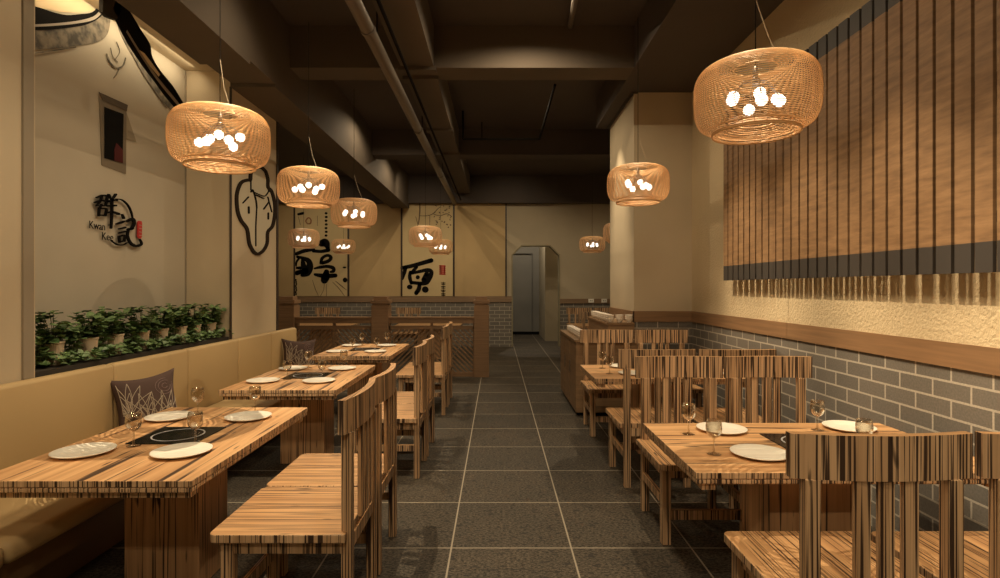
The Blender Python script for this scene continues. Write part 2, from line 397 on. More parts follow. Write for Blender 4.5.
def draw_yuan(ink, red, li, mp, d):
    S = lambda *p: stroke(ink, [(x, y, w * 1.25) for x, y, w in p], mp, d)
    S((402.5, 268, 3), (412, 266, 3.2), (423, 263, 3.4), (431.5, 260.5, 3.6))
    S((406, 267, 3), (404.5, 273, 3), (402.5, 279, 2.2))
    S((417, 267, 2.4), (413.5, 271, 2.8), (411, 273, 2))
    S((410.5, 272, 2.4), (410, 277, 3), (411.5, 283, 2.6))
    S((411, 273.5, 2.2), (420, 271.5, 2.6), (428, 270, 3), (431.5, 272, 3.4), (430.5, 277, 3.6), (427, 282.5, 3.4), (422, 283.5, 3), (412, 282.5, 2.6))
    S((427, 274, 4), (424, 280, 4))
    blob(ink, 418, 277.3, 2.1, 2.1, mp, d)
    S((420, 284, 3), (419, 289, 3.6), (416.5, 293, 3.4))
    blob(ink, 410, 287, 2.8, 2.4, mp, d); blob(ink, 425.5, 289.5, 3.4, 3.2, mp, d, rot=.3)
    for k in range(4):
        y = 283 + k * 3.6
        stroke(ink, ((441.5, y, .8), (445.3, y, .8)), mp, d); stroke(ink, ((441.8, y + 1.5, .7), (445.2, y + 1.5, .7)), mp, d); stroke(ink, ((443.4, y - .6, .8), (443.4, y + 2, .8)), mp, d)
    for k in range(5): stroke(red, ((440, 266 + 2 * k, 1.5), (445.2, 266.2 + 2 * k, 1.4)), mp, d)
    stroke(red, ((441, 266, 1), (441.3, 274, 1)), mp, d); stroke(red, ((444.6, 266.5, 1), (444.6, 274, 1)), mp, d)
    random.seed(5)
    stroke(li, ((420, 204, 1.2), (420, 212, 1.4), (419, 222, 1), (417, 228, .8)), mp, d)
    stroke(li, ((420, 216, .6), (427, 216, .7), (433, 214, .8), (438, 209, .7), (441, 207, .5)), mp, d)
    stroke(li, ((433, 214, .6), (440, 216, .6), (447, 214, .8), (452, 217, .8)), mp, d)
    stroke(li, ((416, 217, .6), (418, 224, .6)), mp, d); stroke(li, ((430, 216, .6), (430, 225, .6)), mp, d)
    for k in range(26):
        x = 434 + random.random() * 17; y = 206 + random.random() * 22
        blob(li, x, y, .5 + random.random() * .7, .4 + random.random() * .4, mp, d, rot=random.random() * 3)
poster(-3.42, -2.51, 'tall beige poster with a large black brush character beside the wall end', draw_chun)
poster(-1.61, -.73, 'tall beige poster with a black brush character and small red seal', draw_yuan)

# mural painted on the niche wall, wall logo and emblem
def wallmap(X, off=0):
    def mp(px, py):
        Z = F * X / (px - VX); return Vector(((X * H) + off, Z * H, (VY - py) / F * Z * H + H))
    return mp
mu = wallmap(XM, .003)
t = thing('roof_mural', 'black and grey ink mural of a curved tiled roof gable with a small window', 'mural', (0, 0, 0))
def pm(name, m, polys, dep=.003, off=.0):
    mp = wallmap(XM, .001 + off); b = MB()
    for P in polys: b.prism([mp(*p) for p in P], (dep, 0, 0))
    return b.build(name, m, t)
M_INKG = mat('mural_grey_wash', (.17, .145, .105), .8)
nn = noise(M_INKG, (14, 14, 14), detail=4); L(M_INKG, ramp(M_INKG, nn, [(.35, (.07, .06, .045)), (.6, (.24, .2, .14))]), bsdf(M_INKG).inputs['Base Color'])
M_INKL = mat('mural_light_wash', (.42, .36, .26), .8)
M_INKP = mat('mural_pale_line', (.36, .31, .25), .8)
def band(up, lo, n=4):
    return smooth(up, n) + list(reversed(smooth(lo, n)))
pm('sky_wash', mat('mural_warm_sky', (.72, .56, .33), .8), [[(28, -12), (66, -12), (95, 10), (80, 13), (60, 12), (45, 9), (28, 6)]])
pm('grey_frieze', M_INKG, [band([(28, 28), (50, 28), (75, 25), (95, 20), (104, 13), (111, 10)], [(28, 50), (50, 49), (75, 46), (97, 42), (107, 34), (110, 20)]),
    band([(116, 18), (124, 30), (136, 48), (150, 68), (164, 88), (182, 108)], [(116, 22), (122, 38), (132, 56), (146, 78), (158, 96), (172, 112)])])
pm('roof_tiles', M_BLACK, [band([(28, 5), (40, 8), (52, 12), (66, 15), (80, 14), (92, 12), (98, 4), (101, -12)], [(28, 30), (45, 30), (66, 28), (84, 25), (97, 19), (105, 10), (108, 0), (109, -12)])], .004, .002)
def relief(name, m, polys, X, dep):
    mp = wallmap(X, 0); b = MB()
    for P in polys: b.prism([mp(*p) for p in P], (dep, 0, 0))
    return b.build(name, m, t)
XF = -1.92
relief('ridge_stone', mat('mural_ridge_grey', (.035, .030, .022), .9), [[(103, -8), (120, -4), (121, 14), (116, 20), (108, 17), (103, 12)]], XF, -.03)
relief('roof_relief', M_BLACK, [band([(119, -6), (128, 8), (140, 28), (150, 44), (152.5, 57), (160, 70), (173, 86), (184, 104)], [(113, 8), (119, 20), (125, 32), (134, 48), (146, 66), (158, 82), (168, 96), (178, 108)])], XF, -.03)
relief('relief_line', M_INKP, [band([(127, 30), (141, 53), (156, 75), (173, 96), (180, 105)], [(126, 32), (140, 55), (155, 77.5), (172, 99), (179, 107)])], XF, .002)
relief('relief_gap', mat('relief_gap_gold', (.85, .72, .48), .9), [[(139, 50), (144, 53), (151, 62), (160, 74.5), (158.5, 76.5), (148, 64)]], XF, .002)
pm('ridge_line', M_INKP, [band([(28, 24.5), (50, 23.5), (75, 21), (92, 16.5), (100, 9)], [(28, 27), (50, 26), (75, 23.6), (93, 19.5), (102, 11)])], .003, .007)
b = MB(); mp = wallmap(XM, .004)
for P in (((106, 54, 1.2), (109, 62, 1.5), (115, 67.5, 1.6), (122, 66, 1.4), (125, 58, 1)), ((118, 69, 1.2), (116, 74, 1), (113, 78, .6)),
          ((122, 30, .8), (131, 52, .8), (143, 74, .8), (166, 108, .8)), ((28, 54, 1), (50, 51, 1.2), (75, 47, 1)), ((116, 42, .6), (119, 52, .6), (114, 60, .5)), ((110, 48, .5), (112, 56, .5), (117, 62, .5))):
    stroke(b, P, mp, (.003, 0, 0))
b.build('thin_ink_line', M_INKG, t)
pm('window_surround', mat('mural_window_surround', (.19, .15, .10), .8), [[(98.5, 93), (126, 105.5), (125.5, 174), (101, 165)]], .003, .001)
pm('window_hood', mat('mural_window_hood', (.09, .065, .04), .8), [[(98, 92), (127, 105), (126, 111), (102, 100)]], .003, .004)
pm('hood_shade_stripe', mat('mural_hood_shade', (.30, .245, .165), .8), [[(126, 112), (136, 142), (126, 139)]], .003, .0)
pm('dark_window', M_BLACK, [[(103.5, 107), (122.5, 114), (121.5, 163), (103.5, 158)]], .003, .006)
pm('red_reflection', mat('mural_dark_red', (.075, .004, .004), .9), [[(113, 150), (115, 143), (121.5, 150), (121.5, 163), (113, 160.5)]], .003, .009)

# logo
t = thing('wall_logo', 'black raised brush-lettered restaurant logo with red seal on the niche wall', 'sign', (0, 0, 0))
mp = wallmap(XM, .018); d = (.014, 0, 0)
b = MB(); S = lambda *p: stroke(b, p, mp, d, n=4)
# upper character
S((93.5, 197.5, 1.2), (99, 195.5, 1.8), (104, 196, 2)); S((98.5, 196, 1.6), (97, 201, 1.8), (93, 206, .9)); S((91.5, 202.5, 1.3), (98, 200.5, 1.8), (105, 201.5, 1.8))
S((104, 196, 1.8), (103.5, 200, 1.8), (102.5, 205, 1.6)); S((94.5, 206, 1), (103, 205.5, 1.6)); S((98, 204.5, 1.3), (96.5, 208.5, 1.5)); S((96, 208, 1.8), (95.5, 215.5, 1.8)); S((96, 208.5, 1.5), (103, 209, 1.8), (102, 215, 1.7)); S((95.5, 215, 1.6), (102, 215.5, 1.6))
S((105.5, 194.8, 2), (107, 198, 1.7)); S((112.5, 194.5, 2.1), (109.5, 199, 1.4)); S((104.5, 201, 1.6), (113.5, 200, 2)); S((104.5, 206, 1.6), (112.5, 205.5, 1.9)); S((102.5, 213, 1.6), (109, 212, 2), (115.5, 214, 2.4)); S((108.6, 199, 2), (108.7, 213, 2), (107.8, 228, 1.6))
b.build('brush_character', M_BLACK, t); b = MB()
S((119, 214.5, 1.2), (120.5, 218, 2.2)); S((113.5, 224, 1.4), (118, 222.5, 2.2), (121.5, 221, 1.2)); S((116, 229, 1.3), (122, 227.5, 1.8)); S((116, 233, 1.3), (122, 231.5, 1.7))
S((115.8, 236.5, 1.5), (116.5, 242, 1.8)); S((116, 236.5, 1.3), (121.5, 235.5, 1.7), (121, 241, 1.6)); S((116.5, 241.8, 1.4), (121.5, 241, 1.3))
S((124.5, 221, 2), (129.5, 219, 2.8), (131, 223, 2.8), (128.5, 229, 2.2)); S((125, 229.5, 2), (129.5, 228.5, 2)); S((125.5, 229, 2), (124.5, 236, 2), (127.5, 243, 2.4), (133, 246, 2.4), (138.5, 244, 2), (137, 239.5, 1.2))
b.build('brush_character', M_BLACK, t)
b = MB(); S = lambda *p: stroke(b, p, mp, d, n=6)
S((113, 198.8, .7), (119, 200, 1), (125, 205.5, 1.3), (128.5, 213, 1.2), (129.5, 218, .7)); S((108, 240.5, .6), (114, 244.5, 1.1), (120, 244.8, 1), (124, 242.5, .6))
b.build('circle_arc', M_BLACK, t)
b = MB(); mp2 = wallmap(XM, .014)
for (x0, y0, x1, y1) in ((136.3, 221.5, 138.7, 238.5),):
    b.prism([mp2(x, y) for x, y in ((135.3, 222), (136.5, 220.7), (138.8, 221.2), (139.5, 223), (139.2, 237), (138, 238.6), (136, 238.2), (135.1, 236.5))], (.010, 0, 0))
b.build('red_seal', M_RED, t)
b = MB(); mp3 = wallmap(XM, .026)
for k in range(4): stroke(b, ((136.2, 225 + k * 3.4, .5), (138.4, 225.4 + k * 3.4, .5)), mp3, (.002, 0, 0))
b.build('seal_mark', M_MUR, t)
def lettering(s_, px, py, hpx, parent, sx=1.0):
    cu = bpy.data.curves.new('txt', 'FONT'); cu.body = s_; cu.size = 1; cu.extrude = .0; cu.resolution_u = 3
    o = bpy.data.objects.new('txt', cu); C.objects.link(o); bpy.context.view_layer.update()
    me = bpy.data.meshes.new_from_object(o.evaluated_get(bpy.context.evaluated_depsgraph_get()))
    bpy.data.objects.remove(o)
    b = MB(); Z = F * XM / (px - VX); sc__ = hpx / F * Z * H
    mp_ = Vector((XM * H + .018, Z * H, (VY - py) / F * Z * H + H))
    vs = [mp_ + Vector((0, v.co.x * sc__ * sx, v.co.y * sc__)) for v in me.vertices]
    fr = [v + Vector((.003, 0, 0)) for v in vs]
    b.add(vs + fr, [tuple(p.vertices) for p in me.polygons] + [tuple(i + len(vs) for i in p.vertices) for p in me.polygons])
    n = len(vs); ec = {}
    for p in me.polygons:
        for e in p.edge_keys: ec[e] = ec.get(e, 0) + 1
    b.add(vs + fr, [(a, b_, b_ + n, a + n) for (a, b_), c in ec.items() if c == 1])
    return b.build('lettering', M_BLACK, parent)
lettering('Kwan', 86.3, 228.0, 11, t, .95)
lettering('Kee', 99.0, 239.5, 11, t, 1.0)
b = MB()
for px, py in ((100, 205), (108, 225), (118, 238), (126, 225), (132, 244)):
    p = wallmap(XM)(px, py); b.tube([p, p + Vector((.022, 0, 0))], .004, 6)
b.build('stand_off_pin', M_BLACK, t)

# emblem on the wall past the niche
t = thing('wall_emblem', 'dark outlined petal-shaped emblem with line drawing on the wall past the niche', 'emblem', (0, 0, 0))
mp = wallmap(XW, .002); d = (.012, 0, 0)
out = [(264.8, 171.5), (267, 179), (267.2, 187), (270.8, 191.5), (273.7, 202), (274, 214), (271.7, 226), (267, 232), (266.3, 243), (262.5, 250.5), (257, 254), (252.6, 251.3), (248.5, 243), (246.3, 229), (240.5, 220.8), (236.9, 211), (236, 195), (240.2, 183), (247.4, 180), (249.5, 180), (250.5, 172), (255, 168), (260.5, 167.5), (264.8, 171.5)]
b = MB(); b.prism([mp(*p) for p in smooth(out, 3)[:-1]], (.004, 0, 0))
b.build('emblem_field', mat('emblem_field_paint', (.58, .52, .38), .8), t)
b = MB(); stroke(b, [(x, y, 3.0) for x, y in out], mp, d, n=4)
b.build('dark_outline', mat('emblem_brown', (.030, .020, .014), .9, **{'Specular IOR Level': .05}), t)
b = MB(); mp = wallmap(XW, .006); d = (.008, 0, 0)
for P in (((250, 192, 1), (252, 190, .9), (255, 200, 1.2), (256, 208, 1)), ((251, 191, .9), (257, 194, .9), (264, 196, .9), (268, 191, .8)), ((255, 195, 1), (263, 198.5, 1)),
          ((242, 203, 1), (247.5, 197, 1.2)), ((263, 209, 1.2), (268, 202, 1)), ((267, 197, .9), (271, 212, .9)), ((247.8, 207, 1.5), (248, 213, 1.5)), ((267.5, 213, 1.3), (267.5, 219, 1.3)),
          ((256, 206, .8), (255, 226, .8), (255, 246, .8)), ((250, 190, .8), (250, 180, .8)), ((268, 192, .7), (266.5, 180, .7))):
    stroke(b, P, mp, d)
b.build('line_drawing', M_BLACK, t)

# ------------------------------------------------------------------ slatted timber panel on the right wall
t = thing('slatted_wall_panel', 'large vertical timber slat panel with black bands hung on the stucco wall', 'wall panel', ((XR - .06) * H, 0, 0))
m_sl = mat('veneer_slat', (.36, .20, .09), .6)
nn = noise(m_sl, (1, 2.2, 14), s=2.2, detail=4, rough=.6); L(m_sl, ramp(m_sl, nn, [(.3, (.165, .092, .043)), (.5, (.23, .130, .060)), (.7, (.295, .172, .082))]), bsdf(m_sl).inputs['Base Color'])
m_slb = mat('black_band_slat', (.045, .038, .033), .55)
XO = 1.50
w_, g_ = .0642 * H, .0148 * H
sl, bt, tp = MB(), MB(), MB()
xo = (XO - (XR - .06)) * H; th = .018
y = 3.755 * H
while y > .7 * H:
    y0 = y - w_
    sl.box(xo, xo + th, y0, y, 1.141 * H, 2.065 * H)
    bt.box(xo, xo + th, y0, y, 1.046 * H, 1.141 * H)
    tp.box(xo, xo + th, y0, y, 2.065 * H, 2.155 * H)
    y -= w_ + g_
sl.build('timber_slats', m_sl, t); bt.build('lower_black_band', m_slb, t); tp.build('upper_black_band', m_slb, t)
b = MB()
for z in (1.20, 1.62, 2.02): b.box(xo + th, xo + th + .03, .72 * H, 3.74 * H, z * H, z * H + .05)
b.build('backing_batten', m_slb, t)
b = MB()
for yy in (1.0, 1.9, 2.8, 3.5):
    for z in (1.22, 2.04): b.box(xo + th + .02, (.06) * H + .0, yy * H, yy * H + .03, z * H, z * H + .03)
b.build('wall_bracket', m_slb, t)

# ------------------------------------------------------------------ banquette
XB = -1.72
t = thing('banquette_bench', 'long mustard leather banquette running along the plant niche', 'bench', (XB * H, 2 * H, 0))
oy = 2 * H; ox = XB * H
def bbox(b, x0, x1, y0, y1, z0, z1): b.box(x0 * H - ox, x1 * H - ox, y0 * H - oy, y1 * H - oy, z0 * H, z1 * H)
seams = [.2, .93, 1.55, 2.553, 3.166, 3.78, 4.33, 4.88]
for k in range(len(seams) - 1):
    b = MB(); bbox(b, XB - .055, XB, seams[k] + .002, seams[k + 1] - .002, .28, .656); b.build('back_pad', M_BENCH, t, bevel=.022, smooth=True)
for k in range(0, len(seams) - 1):
    b = MB(); bbox(b, XB + .001, -1.335, seams[k] + .002, seams[k + 1] - .002, .235, .30); b.build('seat_pad', M_BENCH, t, bevel=.03, smooth=True)
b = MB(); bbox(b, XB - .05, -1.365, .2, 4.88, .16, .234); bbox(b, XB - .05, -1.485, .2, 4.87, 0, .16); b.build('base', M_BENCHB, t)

# ------------------------------------------------------------------ cushions
def cushion(label, loc, rot, seed):
    t = thing('patterned_cushion', label, 'cushion', loc, 0, 'patterned cushions on the banquette')
    t.rotation_euler = rot
    n = 18; S_ = .21
    def P(u, v, s_):
        a, c = u * 2 - 1, v * 2 - 1
        e = (1 - abs(a) ** 2.2) * (1 - abs(c) ** 2.2)
        pin = 1 - .10 * (1 - a * a) * abs(c) ** 3 if 0 else 1
        x = a * S_ * (1 - .16 * (1 - c * c) * abs(a) ** 3); z = c * S_ * (1 - .16 * (1 - a * a) * abs(c) ** 3)
        return Vector((x, s_ * (.012 + .062 * max(0, e) ** .5), z))
    vs, fs = [], []
    for s_ in (-1, 1):
        o = len(vs)
        for i in range(n + 1):
            for j in range(n + 1): vs.append(P(i / n, j / n, s_))
        for i in range(n):
            for j in range(n):
                q = (o + i * (n + 1) + j, o + (i + 1) * (n + 1) + j, o + (i + 1) * (n + 1) + j + 1, o + i * (n + 1) + j + 1); fs.append(q)
    o2 = (n + 1) ** 2
    rim = [i * (n + 1) for i in range(n)] + [n * (n + 1) + j for j in range(n)] + [i * (n + 1) + n for i in range(n, 0, -1)] + [j for j in range(n, 0, -1)]
    for a, c in zip(rim, rim[1:] + rim[:1]): fs.append((a, c, c + o2, a + o2))
    b = MB(); b.add(vs, fs); b.build('pillow', M_CUSH, t, smooth=True)
    e = MB()
    def leaf(cx, cz, ang, ln, wd, r=.0022):
        for sgn in (-1, 1):
            pts = []
            for k in range(9):
                q = k / 8; lx = q * ln; lw = sgn * wd * math.sin(PI * q) * (1 - .3 * q)
                X_ = cx + lx * math.cos(ang) - lw * math.sin(ang); Z_ = cz + lx * math.sin(ang) + lw * math.cos(ang)
                X_ = max(-.185, min(.185, X_)); Z_ = max(-.185, min(.185, Z_))
                p = P((X_ / S_ + 1) / 2, (Z_ / S_ + 1) / 2, -1); p.y -= .001; pts.append(p)
            e.tube(pts, r, 4)
    for cx, cz, base in ((-.03, -.15, PI / 2), (-.14, -.06, PI / 2 + .1), (.09, -.16, PI / 2 - .1)):
        for a in (-.95, -.55, -.2, .15, .5, .9): leaf(cx, cz, base + a, .24 - .04 * abs(a), .026)
        for a in (-.3, .3): leaf(cx, cz + .04, base + a, .12, .017)
    e.build('embroidered_leaves', M_EMB, t)
    f = MB()
    for r in (.02, .045, .065):
        pts = []
        for k in range(22):
            a = k / 21 * 2 * PI * .85 + r * 20; X_ = .11 + r * math.cos(a); Z_ = .10 + r * math.sin(a) * .9
            p = P((X_ / S_ + 1) / 2, (Z_ / S_ + 1) / 2, -1); p.y -= .001; pts.append(p)
        f.tube(pts, .002, 4)
    f.build('embroidered_swirl', M_SWIRL, t)
    return t
M_CUSH = mat('plum_fabric', (.070, .041, .033), .95); bump(M_CUSH, noise(M_CUSH, (1, 1, 1), s=300), .3, .002)
M_EMB = mat('silver_thread', (.38, .31, .23), .6)
M_SWIRL = mat('mauve_thread', (.20, .13, .12), .7)
cushion('plum cushion with pale leaf embroidery behind the hob of the front bench table', (-1.62 * H, 2.625 * H, .462 * H), (math.radians(-12), math.radians(-5), math.radians(52)), 1)
cushion('plum leaf-embroidered cushion on the bench by the rear bench table', (-1.60 * H, 4.58 * H, .445 * H), (math.radians(-10), math.radians(4), math.radians(40)), 2)

# ------------------------------------------------------------------ chairs
def make_chair():
    t = thing('dining_chair', 'striped wooden slat-back dining chair', 'chair')
    sw, cw = .285, .290
    y_b, y_f = -.03, .54
    b = MB()
    # seat outline with rounded front corners
    r = .035; out = [(-sw, y_b), (sw, y_b)]
    for k in range(6): a = k / 5 * PI / 2; out.append((sw - r + r * math.cos(a), y_f - r + r * math.sin(a)))
    for k in range(6): a = PI / 2 + k / 5 * PI / 2; out.append((-sw + r + r * math.cos(a), y_f - r + r * math.sin(a)))
    b.prism([(x, y, .480) for x, y in out], (0, 0, -.036)); b.build('seat', [WY, WZ], t, wood=True, bevel=.004)
    # curved crest rail
    b = MB(); n = 14; z0, z1 = .893, 1.035; th = .032
    top = []
    for k in range(n + 1):
        x = -cw + 2 * cw * k / n; s_ = -.034 * (1 - (x / cw) ** 2)
        top.append((x, s_))
    for k in range(n):
        (xa, sa), (xb, sb) = top[k], top[k + 1]
        vs = [(xa, sa - th, z0), (xb, sb - th, z0), (xb, sb, z0), (xa, sa, z0), (xa, sa - th, z1), (xb, sb - th, z1), (xb, sb, z1), (xa, sa, z1)]
        fs = [(0, 3, 2, 1), (4, 5, 6, 7), (0, 1, 5, 4), (2, 3, 7, 6)]
        if k == 0: fs.append((0, 4, 7, 3))
        if k == n - 1: fs.append((1, 2, 6, 5))
        b.add(vs, fs)
    o = b.build('crest_rail', [WX, WZ], t, wood=True)
    for s_ in (-1, 1):
        b = MB(); b.box(s_ * .226 - .024, s_ * .226 + .024, -.048, -.004, 0, .893); b.build('leg', WZ, t, bevel=.004)   # back post and rear leg in one
    for s_ in (-1, 1):
        b = MB(); b.box(s_ * .235 - .026, s_ * .235 + .026, .445, .497, 0, .444); b.build('leg', WZ, t, bevel=.004)
    for c in (-.0755, 0, .0755):
        b = MB(); b.box(c - .023, c + .023, -.060, -.036, .480, .895); b.build('back_slat', WZ, t, bevel=.003)
    b = MB()
    for s_ in (-1, 1): b.box(s_ * .235 - .012, s_ * .235 + .012, -.004, .445, .385, .444)
    b.box(-.209, .209, .455, .479, .385, .444); b.box(-.195, .195, -.04, -.016, .385, .444)
    b.build('seat_frame', [WY, WZ], t, wood=True)
    for s_ in (-1, 1):
        b = MB(); b.box(s_ * .235 - .012, s_ * .235 + .012, -.004, .445, .215, .262); b.build('stretcher', [WY, WZ], t, wood=True)
    b = MB(); b.box(-.209, .209, .458, .482, .142, .198); b.build('stretcher', [WX, WZ], t, wood=True)
    return t
chair = make_chair()
GR = 'striped slat-back chairs at the tables'
R90 = PI / 2
CH_ = [
 (-.438, 1.748, R90, 'slat-back chair on the aisle side of the front bench table, its seat wholly in view'),
 (-.438, 2.136, R90, 'slat-back chair with sunlit-looking seat, second on the aisle side of the front bench table'),
 (-.438, 3.13, R90, 'slat-back chair at the front end of the middle bench table, aisle side'),
 (-.438, 3.52, R90, 'slat-back chair at the rear end of the middle bench table, aisle side'),
 (-.438, 4.60, R90, 'slat-back chair at the front end of the rear bench table, aisle side'),
 (-.438, 4.99, R90, 'slat-back chair closest to the lattice screen, rear bench table, aisle side'),
 (.817, 1.225, 0, 'large slat-back chair seen from behind, its whole crest rail in front of the hob'),
 (1.225, 1.225, 0, 'slat-back chair cut off by the picture edge, seen from behind'),
 (.815, 2.53, PI, 'chair facing us across the front wall-side table, aisle end'),
 (1.214, 2.53, PI, 'chair facing us across the front wall-side table, brick wall end'),
 (.802, 2.86, 0, 'chair turned away at the rear wall-side table, aisle end'),
 (1.206, 2.86, 0, 'chair turned away at the rear wall-side table, brick wall end'),
 (.80, 4.13, PI, 'chair facing us beside the sideboard at the rear wall-side table, aisle end'),
 (1.20, 4.13, PI, 'chair facing us in front of the pilaster at the rear wall-side table'),
]
for x, y, rz, lb in CH_: place(chair, (x * H, y * H, 0), rz, lb.replace('sunlit-looking', 'brightly lit'), GR)

# ------------------------------------------------------------------ tables
def make_table(rot):
    """built long side along local x (rot=False: world x) or along y"""
    t = thing('dining_table', 'striped solid wood dining table', 'table')
    if rot: hx, hy = .295 * H, .465 * H
    else: hx, hy = .45 * H, .2915 * H
    T_ = [TY if rot else TX, WZ]
    z = .484 * H
    b = MB(); b.box(-hx, hx, -hy, hy, z - .026, z); b.build('tabletop', T_, t, wood=True, bevel=.002)
    b = MB(); b.box(-hx + .002, hx - .002, -hy + .002, hy - .002, z - .050, z - .0265); b.build('lower_board', T_, t, wood=True, bevel=.006)
    for s_ in (-1, 1):
        b = MB()
        if rot: b.box(-hx + .02, hx - .02, s_ * (hy - .06) - .03, s_ * (hy - .06) + .03, z - .078, z - .0505)
        else: b.box(s_ * (hx - .06) - .03, s_ * (hx - .06) + .03, -hy + .02, hy - .02, z - .078, z - .0505)
        b.build('cleat', T_, t, wood=True)
    px, py = (.124 * H, .0985 * H) if rot else (.155 * H, .10 * H)
    b = MB(); b.box(-px, px, -py, py, 0, z - .0505); b.build('pedestal', [WX, WP], t, wood=True, bevel=.003)
    return t
tabL = make_table(True); tabR = make_table(False)
GT = 'striped wood dining tables'
LT = [(-1.11, 1.976, 'front bench table'), (-1.105, 3.315, 'middle bench table'), (-1.10, 4.735, 'rear bench table')]
RT = [(1.005, 1.87, 'front wall-side table'), (1.005, 3.50, 'rear wall-side table')]
desc = {'front bench table': 'large striped wood table by the banquette, in front of its row', 'middle bench table': 'striped wood table in the middle of the row along the banquette',
        'rear bench table': 'striped wood table by the banquette, closest to the lattice screen', 'front wall-side table': 'striped wood table behind the big chair backs by the brick wall',
        'rear wall-side table': 'striped wood table by the brick wall, closest to the sideboard'}
for x, y, n in LT: place(tabL, (x * H, y * H, 0), 0, desc[n], GT)
for x, y, n in RT: place(tabR, (x * H, y * H, 0), 0, desc[n], GT)

# ------------------------------------------------------------------ tableware
ZTB = .484 * H
def make_plate():
    b = MB(); R_ = .086 * H
    b.lathe([(0.0001, .004), (R_ * .55, .004), (R_ * .6, .0), (R_ * .66, .0), (R_, .014), (R_ + .001, .0175), (R_ - .003, .0185), (R_ * .72, .0085), (R_ * .66, .0065), (.0001, .0065)], 48)
    o = b.build('dinner_plate', M_WHITE, smooth=True); tag(o, 'white plate', 'plate', 'white plates set on the tables'); return o
m_glass = bpy.data.materials.new('clear_glass'); m_glass.use_nodes = True
_nt = m_glass.node_tree; _nt.nodes.remove(_nt.nodes['Principled BSDF'])
_tr = _nt.nodes.new('ShaderNodeBsdfTransparent'); _tr.inputs[0].default_value = (.90, .88, .84, 1)
_gl = _nt.nodes.new('ShaderNodeBsdfGlossy'); _gl.inputs['Roughness'].default_value = .05; _gl.inputs[0].default_value = (1, .97, .92, 1)
_lw = _nt.nodes.new('ShaderNodeLayerWeight'); _lw.inputs[0].default_value = .35
_mx = _nt.nodes.new('ShaderNodeMixShader'); _nt.links.new(_lw.outputs['Facing'], _mx.inputs[0]); _nt.links.new(_tr.outputs[0], _mx.inputs[1]); _nt.links.new(_gl.outputs[0], _mx.inputs[2])
_nt.links.new(_mx.outputs[0], _nt.nodes['Material Output'].inputs[0])
def make_glass():
    b = MB()
    s_ = .155 / .155
    prof = [(.0001, .0), (.033, .0), (.033, .002), (.012, .005), (.0045, .010), (.0042, .068), (.009, .074), (.022, .082), (.032, .096), (.0365, .115), (.036, .135), (.032, .160),
            (.0305, .160), (.0345, .135), (.035, .115), (.0305, .098), (.021, .085), (.008, .0775), (.0001, .0765)]
    b.lathe(prof, 24)
    o = b.build('wine_glass', m_glass, smooth=True); tag(o, 'wine glass', 'glass', 'clear stem glasses set on the tables'); return o
def make_hob():
    t = thing('induction_hob', 'black hob', 'hob')
    b = MB(); a = .113 * H; b.box(-a, a, -a, a, 0, .004); b.build('glass_plate', mat('hob_black_glass', (.004, .004, .006), .15, **{'Specular IOR Level': .25}), t, bevel=.001)
    b = MB(); b.lathe([(.118, .0042), (.118, .0052), (.126, .0052), (.126, .0042)], 56, closed=True)
    b.build('cooking_ring', mat('hob_ring_grey', (.45, .46, .47), .3), t); return t
plate, glass, hob = make_plate(), make_glass(), make_hob()
for (x, y, n), rot in [(q, True) for q in LT] + [(q, False) for q in RT]:
    first = n == 'front bench table'
    if rot: hc = (0.0, 0.0); pl = [(-.175, -.213, 'bench side, front end'), (.13, -.213, 'aisle side, front end'), (-.18, .258, 'bench side, rear end'), (.13, .258, 'aisle side, rear end')]
    else: hc = (.03, .01); pl = [(-.197, -.128, 'aisle end, front side'), (.26, -.128, 'wall end, front side'), (-.196, .173, 'aisle end, rear side'), (.28, .20, 'wall end, rear side')]
    if rot: gl = [(-.073, -.130, 'bench side, front end'), (.118, -.112, 'aisle side, front end'), (-.107, .33, 'bench side, rear end'), (.11, .368, 'aisle side, rear end')]
    else: gl = [(-.333, -.113, 'aisle end, front side'), (.135, -.110, 'wall end, front side'), (-.33, .127, 'aisle end, rear side'), (.155, .183, 'wall end, rear side')]
    place(hob, ((x + hc[0]) * H, (y + hc[1]) * H, ZTB + .0005), 0, f'black square hob with pale ring set in the {n}', 'black hobs in the tables')
    for i, (dx, dy, w_l) in enumerate(pl):
        place(plate, ((x + dx) * H, (y + dy) * H, ZTB + .0005), 0, f'white plate on the {n}, {w_l}')
    for i, (dx, dy, w_l) in enumerate(gl):
        place(glass, ((x + dx) * H, (y + dy) * H, ZTB + .0005), 0, f'clear stem glass on the {n}, {w_l}')

